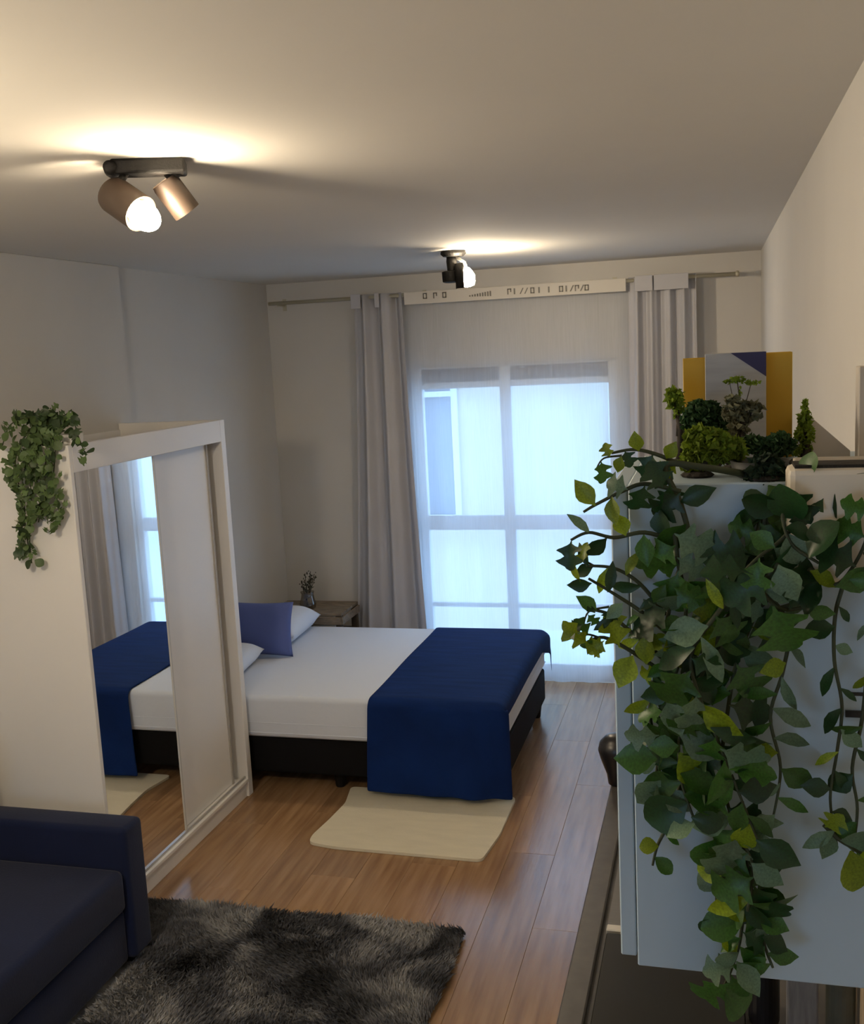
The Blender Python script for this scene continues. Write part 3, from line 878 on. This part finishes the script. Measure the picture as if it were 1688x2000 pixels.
# ------------------------------------------------------------------ wall cabinet
YK = 1.10
KX0, KZ0, KZ1, KY1 = -0.088, 1.414, 1.953, 1.38
wc = thing('wall_cabinet', (0.08, 1.24, KZ0), 'pale bluish white kitchen wall cabinet covered by trailing green leaves', 'cabinet')
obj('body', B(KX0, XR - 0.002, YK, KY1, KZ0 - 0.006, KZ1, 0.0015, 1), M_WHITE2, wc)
for k in range(1):
    y0 = YK + 0.002
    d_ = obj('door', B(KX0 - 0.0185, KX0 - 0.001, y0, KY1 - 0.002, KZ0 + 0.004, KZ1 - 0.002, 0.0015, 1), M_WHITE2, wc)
    obj('handle', B(KX0 - 0.030, KX0 - 0.0185, y0 + 0.15, y0 + 0.25, KZ0 + 0.02, KZ0 + 0.03, 0.002, 1), M_STEEL, d_)
for py, hh in ((1356, 0.0016), (1395, 0.0035)):
    p = at(1672, py, YK - 0.002)
    obj('vent_slot', B(p.x - 0.010, p.x + 0.05, YK - 0.0025, YK + 0.001, p.z - hh, p.z + hh), M_BLK, wc)

# books standing on the cabinet
def book(label, x0, x1, z1, y, th, m, lean=0.0, extra=None):
    r_ = thing('book', ((x0 + x1) / 2, y, KZ1), label, 'book')
    z0 = KZ1 + 0.0003
    obj('front_cover', B(x0, x1, y, y + 0.0025, z0, z1, 0.0006, 1), m, r_)
    obj('back_cover', B(x0, x1, y + th - 0.0025, y + th, z0, z1, 0.0006, 1), m, r_)
    obj('spine', B(x0, x0 + 0.0025, y + 0.0025, y + th - 0.0025, z0, z1), m, r_)
    obj('pages', B(x0 + 0.0025, x1 - 0.003, y + 0.0026, y + th - 0.0026, z0 + 0.002, z1 - 0.003), M_PAGES, r_)
    return r_
def X_(px, Y): return at(px, 780, Y).x
def Z_(py, px, Y): return at(px, py, Y).z
yb0 = 1.300
book('yellow ochre book standing left behind the grey book', X_(1335, yb0 + .03), X_(1412, yb0 + .03), Z_(699, 1370, yb0 + .03), yb0 + 0.03, 0.022, M_YEL)
gb = book('grey book with an indigo corner, standing in front of the two yellow books', X_(1378, yb0), X_(1497, yb0), Z_(689, 1440, yb0), yb0, 0.024, M_GREY)
gx0, gx1, gz1 = X_(1428, yb0), X_(1497, yb0), Z_(689, 1440, yb0)
tri = bmesh.new()
pts = [(gx0, gz1), (gx1, gz1), (gx1, gz1 - 0.029)]
fa = [tri.verts.new((x, yb0 - 0.0006, z)) for x, z in pts]; fb = [tri.verts.new((x, yb0, z)) for x, z in pts]
tri.faces.new(fa); tri.faces.new(fb[::-1])
for i in range(3):
    tri.faces.new((fa[i], fb[i], fb[(i + 1) % 3], fa[(i + 1) % 3]))
obj('indigo_corner', tri, M_INDIGO, gb, label='indigo triangle printed on the upper corner')
book('yellow ochre book standing right behind the grey book', X_(1480, yb0 + .028), X_(1548, yb0 + .028), Z_(688, 1520, yb0 + .028), yb0 + 0.028, 0.024, M_YEL)

# beige things at the right end of the cabinet top
ybx = 1.275
bxm = bmesh.new()
x0, x1 = X_(1568, ybx), X_(1662, ybx)
zt = Z_(822, 1600, ybx)
prof = [(x0, KZ1 + 0.0003), (x1, KZ1 + 0.0003), (x1, KZ1 + 0.012), (x1 - 0.014, KZ1 + 0.025), (x0 + 0.01, zt + 0.004), (x0, zt + 0.004)]
f0 = [bxm.verts.new((x, ybx, z)) for x, z in prof]; f1 = [bxm.verts.new((x, ybx + 0.08, z)) for x, z in prof]
bxm.faces.new(f0); bxm.faces.new(f1[::-1])
for i in range(len(prof)):
    bxm.faces.new((f0[i], f1[i], f1[(i + 1) % len(prof)], f0[(i + 1) % len(prof)]))
tag(obj('storage_box', bxm, M_BEIGE), 'beige sloped box on the cabinet top right of the books', 'box')
p = at(1672, 900, 1.26)
tag(obj('upright_board', B(p.x, p.x + 0.012, 1.24, 1.27, KZ1 + 0.0003, Z_(716, 1670, 1.25), 0.001, 1), M_BEIGE), 'narrow beige board standing upright at the right edge on the cabinet', 'board')
tag(obj('wooden_tray', B(X_(1555, 1.19), XR - 0.01, 1.15, 1.235, KZ1 + 0.0003, KZ1 + 0.010, 0.002), M_BEIGE), 'flat beige tray on the cabinet top behind the trailing leaves', 'tray')

# ------------------------------------------------------------------ leaves
def leaf_mesh(name, outline, m, fold=0.25, curl=0.25):
    """leaf blade: outline of (half width at position along), folded along the midrib"""
    bmq = bmesh.new()
    rows = []
    for (t, w0, w1) in outline:
        z = -curl * t * t
        rows.append([bmq.verts.new((-w0, t, z + fold * w0)), bmq.verts.new((-w0 * .5, t, z + fold * w0 * 0.3)), bmq.verts.new((0, t, z)),
                     bmq.verts.new((w1 * .5, t, z + fold * w1 * 0.3)), bmq.verts.new((w1, t, z + fold * w1))])
    for i in range(len(rows) - 1):
        for k in range(4):
            bmq.faces.new((rows[i][k], rows[i][k + 1], rows[i + 1][k + 1], rows[i + 1][k]))
    me = bpy.data.meshes.new(name)
    bmq.normal_update()
    bmq.to_mesh(me); bmq.free()
    me.materials.append(m)
    for p_ in me.polygons: p_.use_smooth = True
    return me
OV = [(0.0, .015, .015), (0.10, .10, .10), (0.25, .24, .24), (0.45, .36, .36), (0.65, .39, .39), (0.82, .31, .31), (0.94, .16, .16), (1.0, .02, .02)]
LB = [(0.0, .015, .015), (0.12, .04, .04), (0.20, .16, .12), (0.30, .44, .26), (0.37, .40, .38), (0.43, .20, .44), (0.50, .17, .26), (0.58, .34, .18), (0.68, .50, .30), (0.76, .44, .46), (0.83, .22, .36), (0.90, .20, .17), (0.96, .13, .12), (1.0, .02, .02)]
OP = [(0.0, .012, .012), (0.10, .07, .07), (0.25, .20, .21), (0.42, .29, .30), (0.58, .29, .28), (0.74, .20, .21), (0.88, .10, .09), (1.0, .006, .006)]
NR = [(0.0, .012, .012), (0.15, .07, .07), (0.4, .16, .16), (0.65, .17, .17), (0.85, .10, .10), (1.0, .01, .01)]
SHAPES = [OP, OV, LB, NR]
leaf_lib = [[leaf_mesh('leaf', s, m, 0.28, 0.22 + 0.1 * i) for i, s in enumerate(SHAPES)] for m in M_LEAFS]

def orient(p, tip, nrm, size, wide=1.0):
    """matrix: leaf at p, pointing to direction tip, face towards nrm"""
    y = tip.normalized()
    z = (nrm - y * nrm.dot(y)).normalized()
    x = y.cross(z)
    Mr = Matrix((x, y, z)).transposed().to_4x4()
    return Matrix.Translation(p) @ Mr @ Matrix.Diagonal((size * wide, size, size, 1))

def px_path(pts, Y0, Y1=None):
    Y1 = Y0 if Y1 is None else Y1
    n = len(pts)
    lim = YK - 0.012 if Y0 < 2 else WY0 - 0.014
    Ya = min(Y0, lim)
    return [at(x, y, Y0 if i == 0 else Ya + (Y1 - Ya) * i / max(1, n - 1)) for i, (x, y) in enumerate(pts)]

def resample(P, step):
    out = []
    acc = 0
    for a, b in zip(P[:-1], P[1:]):
        L = (b - a).length
        t = acc
        while t < L:
            out.append((a.lerp(b, t / L), (b - a).normalized()))
            t += step
        acc = t - L
    return out

def smooth(P, n=6):
    out = []
    for i in range(len(P) - 1):
        p0, p1, p2, p3 = P[max(i - 1, 0)], P[i], P[i + 1], P[min(i + 2, len(P) - 1)]
        for k in range(n):
            t = k / n
            out.append(0.5 * ((2 * p1) + (p2 - p0) * t + (2 * p0 - 5 * p1 + 4 * p2 - p3) * t * t + (3 * p1 - p0 - 3 * p2 + p3) * t ** 3))
    out.append(P[-1])
    return out

CAMV = Vector((0, -1, 0.25))
rl = random.Random(21)
def grow(root, pts, Y0, Y1, step, size, weights, shapes=(0, 0, 1, 2, 2, 3), r=0.0027, tilt=0.55, skip=0.0):
    P = smooth(px_path(pts, Y0, Y1))
    st = obj('stem', tube(P, [r * (1 - 0.5 * i / len(P)) for i in range(len(P))], 6), M_STEM, root, True)
    sgn = 1
    nodes = resample(P, step)
    for p, t in nodes[int(len(nodes) * skip):]:
        sgn = -sgn
        s = size * rl.uniform(0.7, 1.25)
        side = t.cross(Vector((0, -1, 0))).normalized() * sgn
        tip = side * rl.uniform(0.5, 1.0) + t * rl.uniform(-0.1, 0.8) + Vector((rl.uniform(-.3, .3), rl.uniform(-.35, .1), rl.uniform(-.35, .15)))
        nrm = CAMV + Vector((rl.gauss(0, tilt), rl.uniform(-0.2, 0.2), rl.gauss(0, tilt)))
        mi = rl.choices(range(4), weights)[0]
        sh_ = rl.choice(shapes)
        pt = p + Vector((0, -rl.uniform(0, 0.012), 0))
        o = place('leaf', leaf_lib[mi][sh_], orient(pt, tip, nrm, s, rl.uniform(0.95, 1.35)), root)
    return st

YP = YK - 0.022
tp = thing('trailing_plant', at(1470, 940, 1.16) , 'bushy trailing plant hanging in a long mass down the white cabinet', 'plant')
tp.location.z = KZ1 + 0.0003
tp.location.x = 0.045; tp.location.y = 1.14
obj('pot', lathe([(0.020, 0.0), (0.026, 0.003), (0.030, 0.018), (0.027, 0.018), (0.022, 0.008), (0.002, 0.006)], tp.location, 22), mat('dark_pot', (0.02, 0.022, 0.02), 0.6), tp, True)
W1 = (5, 4, 2, 0.6); W2 = (3, 4, 4, 1.5); W3 = (2, 3, 2, 5); WD = (7, 3, 1, 0.3)
S = 0.037
# left arm reaching over the window light
grow(tp, [(1450, 925), (1370, 912), (1300, 910), (1330, 985), (1345, 1060), (1318, 1140), (1300, 1230)], 1.12, YP - 0.01, 0.022, 0.036, WD, (0, 2, 2), r=0.0042, skip=0.32)
grow(tp, [(1345, 915), (1290, 890), (1240, 878), (1195, 885)], 1.10, YP - 0.015, 0.015, 0.024, (3, 4, 0, 4), (2, 2, 0), skip=0.3)
grow(tp, [(1330, 960), (1260, 945), (1215, 960), (1165, 985), (1140, 1000)], YP, YP - 0.02, 0.018, 0.028, (6, 3, 1, 0.5), (0, 2))
grow(tp, [(1330, 1060), (1260, 1040), (1200, 1050), (1150, 1040), (1115, 1055)], YP, YP - 0.02, 0.019, 0.027, (5, 3, 1, 2), (0, 2, 3))
grow(tp, [(1300, 1200), (1250, 1140), (1200, 1110), (1145, 1105)], YP, YP - 0.02, 0.020, 0.025, (5, 2, 1, 2), (0, 3))
grow(tp, [(1330, 1260), (1260, 1200), (1200, 1160), (1150, 1130)], YP, YP - 0.02, 0.019, 0.027, (6, 2, 1, 1), (0, 3))
grow(tp, [(1300, 1290), (1240, 1240), (1190, 1200), (1150, 1190)], YP, YP - 0.02, 0.018, 0.027, (4, 3, 1, 3), (0, 3, 2))
grow(tp, [(1290, 1310), (1230, 1270), (1180, 1245), (1145, 1255)], YP, YP - 0.02, 0.017, 0.029, (2, 3, 1, 6), (0, 2))
for pts in ([(1190, 1185), (1150, 1195), (1140, 1225)], [(1170, 1245), (1145, 1240), (1140, 1265)], [(1160, 1105), (1130, 1090), (1120, 1100)], [(1215, 890), (1180, 895), (1165, 915)]):
    grow(tp, pts, YP - 0.015, YP - 0.02, 0.011, 0.018, (2, 3, 0, 5), (2, 2, 0), r=0.0013, skip=0.2)
# main hanging mass
grow(tp, [(1318, 1040), (1325, 1100), (1340, 1180), (1330, 1280), (1300, 1380), (1285, 1470), (1300, 1560)], YP - .005, YP - 0.02, 0.0125, 0.036, W2)
grow(tp, [(1490, 945), (1480, 1050), (1450, 1140), (1410, 1230), (1370, 1320), (1330, 1420), (1330, 1520), (1360, 1610)], 1.11, YP - 0.035, 0.0105, 0.040, W1, skip=0.06)
grow(tp, [(1500, 945), (1500, 1060), (1480, 1180), (1440, 1290), (1420, 1400), (1410, 1500), (1430, 1600), (1470, 1690), (1460, 1780)], 1.11, YP - 0.04, 0.0105, 0.041, W1)
grow(tp, [(1460, 1130), (1400, 1200), (1350, 1280), (1370, 1370), (1400, 1440), (1440, 1540), (1480, 1640)], YP - .03, YP - 0.045, 0.012, 0.040, W1)
grow(tp, [(1430, 1600), (1460, 1680), (1455, 1760), (1445, 1840), (1430, 1890), (1415, 1925)], YP - .01, YP - 0.02, 0.0085, 0.034, (4, 4, 2, 1), (0, 1, 2, 2))
grow(tp, [(1470, 1740), (1485, 1800), (1495, 1850), (1510, 1890)], YP - .01, YP - 0.02, 0.011, 0.031, (3, 4, 4, 1.5), (0, 1))
grow(tp, [(1330, 1530), (1310, 1600), (1285, 1650), (1275, 1690)], YP - .005, YP - 0.01, 0.014, 0.025, (1, 5, 1, 3), (0, 1, 3))
grow(tp, [(1380, 1610), (1420, 1680), (1400, 1750), (1410, 1820)], YP - .005, YP - 0.01, 0.015, 0.030, (2, 3, 4, 3), (0, 1))
grow(tp, [(1490, 1150), (1540, 1220), (1530, 1310), (1505, 1400), (1525, 1500), (1510, 1600)], YP - .01, YP - 0.025, 0.016, 0.031, (4, 2, 4, 0.7), (0, 3, 3))
grow(tp, [(1275, 1330), (1270, 1400), (1285, 1480), (1275, 1540)], YP - .005, YP - 0.01, 0.017, 0.026, (1, 3, 1, 4), (2, 0, 3))
print('leaves main', sum(1 for c in tp.children if c.name.startswith('leaf')))

# cream planter hooked over the cabinet side with the second plant
pl_x0, pl_x1 = at(1540, 1000, 1.05).x, 0.215
pz0, pz1 = at(1600, 1140, 1.05).z, at(1600, 915, 1.05).z
hp = thing('hanging_planter', ((pl_x0 + pl_x1) / 2, 1.06, pz0), 'cream planter box hooked over the white cabinet side at the right edge', 'planter')
obj('box', B(pl_x0, pl_x1, 1.046, 1.097, pz0, pz1, 0.006), M_CREAM, hp)
obj('soil', B(pl_x0 + 0.006, pl_x1 - 0.006, 1.052, 1.091, pz1, pz1 + 0.003), M_SOIL, hp)
for hx in (pl_x0 + 0.03, pl_x1 - 0.03):
    obj('hook', B(hx - 0.006, hx + 0.006, 1.09, 1.14, KZ1 + 0.0003, KZ1 + 0.003), M_CREAM, hp)
    obj('hook', B(hx - 0.006, hx + 0.006, 1.0905, 1.0965, pz1 - 0.02, KZ1 + 0.003), M_CREAM, hp)
sp = thing('trailing_plant', (0.12, 1.07, pz1 + 0.003), 'sparser trailing plant with two long strands, growing from the cream planter', 'plant')
YQ = 1.030
grow(sp, [(1620, 925), (1570, 940), (1530, 990), (1545, 1060), (1600, 1100)], 1.06, YQ, 0.019, 0.034, WD, (0, 1, 2))
grow(sp, [(1640, 930), (1600, 980), (1560, 1020), (1520, 1060), (1480, 1090), (1450, 1120)], 1.06, YQ, 0.018, 0.038, (6, 3, 1, 1), (0, 1, 2))
grow(sp, [(1650, 930), (1665, 990), (1655, 1060), (1650, 1130), (1632, 1200), (1630, 1290), (1645, 1380), (1635, 1470), (1622, 1560), (1635, 1650)], 1.06, YQ + 0.02, 0.021, 0.028, (5, 2, 3, 0.5), (0, 3, 3))
grow(sp, [(1700, 950), (1700, 1100), (1698, 1250), (1685, 1400), (1665, 1500), (1675, 1580), (1665, 1670)], 1.06, YQ + 0.025, 0.026, 0.026, (4, 2, 2, 2), (0, 3, 3))
grow(sp, [(1580, 1110), (1620, 1140), (1650, 1130), (1690, 1060), (1700, 980)], 1.04, YQ, 0.014, 0.034, (4, 5, 0, 1.2), (0, 1, 2))
grow(sp, [(1610, 1610), (1640, 1640), (1690, 1670)], YQ + .02, YQ + 0.01, 0.010, 0.032, (0.5, 2, 1, 6), (0, 1, 2))
grow(sp, [(1520, 1100), (1490, 1150), (1530, 1190), (1590, 1180)], YQ + .0, YQ + 0.01, 0.016, 0.042, (3, 5, 1, 2), (0, 2))

# ------------------------------------------------------------------ miniature trees on the cabinet
def tuft_cloud(bmq, c, rx, ry, rz, n, s, rnd):
    for _ in range(n):
        while True:
            u = Vector((rnd.uniform(-1, 1), rnd.uniform(-1, 1), rnd.uniform(-1, 1)))
            if 0.25 < u.length < 1: break
        p = Vector((c[0] + u.x * rx, c[1] + u.y * ry, c[2] + u.z * rz))
        R_ = Euler((rnd.uniform(0, 6.3), rnd.uniform(0, 6.3), rnd.uniform(0, 6.3))).to_matrix()
        ss = s * rnd.uniform(0.6, 1.3)
        a = [bmq.verts.new(p + R_ @ Vector(q)) for q in ((-ss * .5, 0, 0), (0, -ss * .2, ss * .25), (ss * .5, 0, 0), (0, ss, 0))]
        bmq.faces.new((a[0], a[1], a[3])); bmq.faces.new((a[1], a[2], a[3]))
M_F = {
    'lime': mat('moss_lime', (0.15, 0.22, 0.010), 0.8, var=0.35, scale=60, transl=0.3),
    'dark': mat('moss_dark', (0.020, 0.060, 0.014), 0.8, var=0.35, scale=60, transl=0.2),
    'deep': mat('moss_deep', (0.008, 0.026, 0.008), 0.8, var=0.35, scale=60, transl=0.15),
    'olive': mat('moss_olive', (0.12, 0.12, 0.065), 0.8, var=0.4, scale=60, transl=0.25),
}
rt = random.Random(5)
def minitree(label, blobs, Y, key, base_px, s=0.006, tr=1.0, group='miniature trees on the cabinet'):
    bx = at(base_px, 900, Y).x
    r_ = thing('miniature_tree', (bx, Y, KZ1 + 0.0003), label, 'plant', group)
    bmq = bmesh.new()
    cs = []
    for (px, py, rp_, rq, n) in blobs:
        c = at(px, py, Y)
        k = Y / FPX
        tuft_cloud(bmq, c, rp_ * k, min(rp_, rq) * k * 0.8, rq * k, n, s, rt)
        cs.append(c)
    f = obj('foliage', bmq, M_F[key], r_, kind='stuff')
    base = Vector((bx, Y, KZ1 + 0.004))
    tk = tube([base, base.lerp(cs[0], 0.5) + Vector((0.004, 0, 0)), cs[0]], [0.006 * tr, 0.004 * tr, 0.002 * tr], 8)
    for c in cs[1:]:
        tube([base.lerp(cs[0], 0.4), c], [0.003 * tr, 0.0015 * tr], 6, bm=tk)
    obj('trunk', tk, M_TRUNK, r_, True)
    obj('foot', lathe([(0.016, 0.0), (0.018, 0.002), (0.014, 0.005), (0.003, 0.007)], (bx, Y, KZ1 + 0.0003), 14), M_SOIL, r_)
    return r_
minitree('lime green cloud shaped miniature tree left on the cabinet top', [(1385, 872, 50, 34, 1100), (1352, 900, 24, 26, 400), (1425, 880, 30, 24, 450), (1365, 850, 26, 18, 280)], 1.155, 'lime', 1362)
minitree('dark green round miniature tree in front of the yellow book', [(1373, 812, 40, 30, 900), (1350, 825, 18, 20, 250), (1400, 835, 26, 18, 300)], 1.245, 'dark', 1380)
minitree('airy olive miniature tree in front of the grey book', [(1450, 805, 38, 22, 260), (1430, 785, 14, 12, 70), (1470, 795, 20, 10, 90), (1442, 835, 20, 20, 120)], 1.205, 'olive', 1440)
minitree('small dark green tuft between the grey and yellow books', [(1470, 868, 26, 16, 420), (1525, 868, 28, 22, 500), (1500, 890, 22, 16, 260)], 1.195, 'dark', 1495)
minitree('deep green leafy clump at the corner of the cabinet top', [(1495, 925, 34, 36, 900), (1475, 960, 24, 26, 400), (1520, 945, 22, 24, 300), (1480, 1000, 18, 22, 200)], 1.118, 'deep', 1495, 0.008)
minitree('lime green cone shaped miniature tree right of the yellow book', [(1572, 848, 18, 22, 260), (1573, 820, 13, 20, 160), (1574, 795, 6, 16, 60), (1565, 880, 20, 12, 160)], 1.255, 'lime', 1570, 0.0045)
minitree('thin lime sprig on a bare stem in front of the grey book', [(1440, 741, 16, 6, 70), (1425, 745, 12, 3, 30), (1468, 747, 18, 3, 40), (1446, 765, 4, 10, 14)], 1.262, 'lime', 1446, 0.0036, 0.28)
minitree('small green tuft beside the left yellow book', [(1317, 778, 16, 20, 240), (1325, 800, 10, 14, 60)], 1.275, 'lime', 1330, 0.006)

# ------------------------------------------------------------------ ivy on the wardrobe
ivy_lib = [[leaf_mesh('leaf', s, m, 0.2, 0.2) for s in (OV, LB)] for m in M_IVY]
iv = thing('hanging_ivy', (-2.27, 3.30, WH - 0.066), 'leafy ivy in a white pot trailing down the near side of the wardrobe', 'plant')
pot_c = Vector((-2.27, 3.33, WH - 0.066))
obj('pot', lathe([(0.040, 0.0), (0.048, 0.004), (0.058, 0.10), (0.053, 0.10), (0.045, 0.012), (0.002, 0.010)], pot_c, 24), M_WHITE, iv, True)
obj('soil', lathe([(0.002, 0.088), (0.051, 0.086), (0.051, 0.082), (0.002, 0.08)], pot_c, 20), M_SOIL, iv)
ri = random.Random(9)
YI = 3.205
def ivy(pts, Y0, Y1, step, size, w=(4, 1)):
    P = smooth(px_path(pts, Y0, Y1))
    obj('stem', tube(P, 0.0022, 5), M_STEM, iv, True)
    for p, t in resample(P, step):
        for _ in range(2):
            tip = Vector((ri.uniform(-1, 1), ri.uniform(-.6, .1), ri.uniform(-1, .4)))
            nrm = CAMV + Vector((ri.gauss(0, .5), 0, ri.gauss(0, .5)))
            q = p + Vector((ri.gauss(0, .012), -ri.uniform(0, .02), ri.gauss(0, .008)))
            place('leaf', ivy_lib[ri.choices((0, 1), w)[0]][ri.choice((0, 1))], orient(q, tip, nrm, size * ri.uniform(.7, 1.3), 1.2), iv)
top = (75, 835)
for pts, st_ in (([(90, 830), (60, 815), (20, 830), (5, 870)], .020), ([(90, 830), (50, 850), (30, 900), (40, 960)], .013), ([(90, 830), (70, 870), (60, 930), (62, 990), (58, 1050), (62, 1100)], .0105),
                 ([(95, 830), (90, 880), (88, 950), (92, 1010)], .012), ([(95, 830), (108, 870), (105, 940), (115, 1000), (100, 1030)], .012),
                 ([(95, 830), (45, 900), (48, 970), (50, 1030), (58, 1080)], .011), ([(95, 830), (70, 900), (85, 960), (75, 1020)], .012)):
    ivy(pts, 3.30, YI, st_ * 1.25, 0.031)
for pts in ([(95, 830), (60, 808), (30, 812)], [(95, 830), (100, 800), (110, 810)], [(95, 830), (128, 810), (140, 800)], [(95, 830), (140, 820), (150, 845), (160, 870), (168, 890)], [(100, 830), (80, 812), (50, 820)]):
    ivy(pts, 3.30, 3.24, 0.016, 0.032, (1, 2))
print('ivy leaves', sum(1 for c in iv.children if c.name.startswith('leaf')))
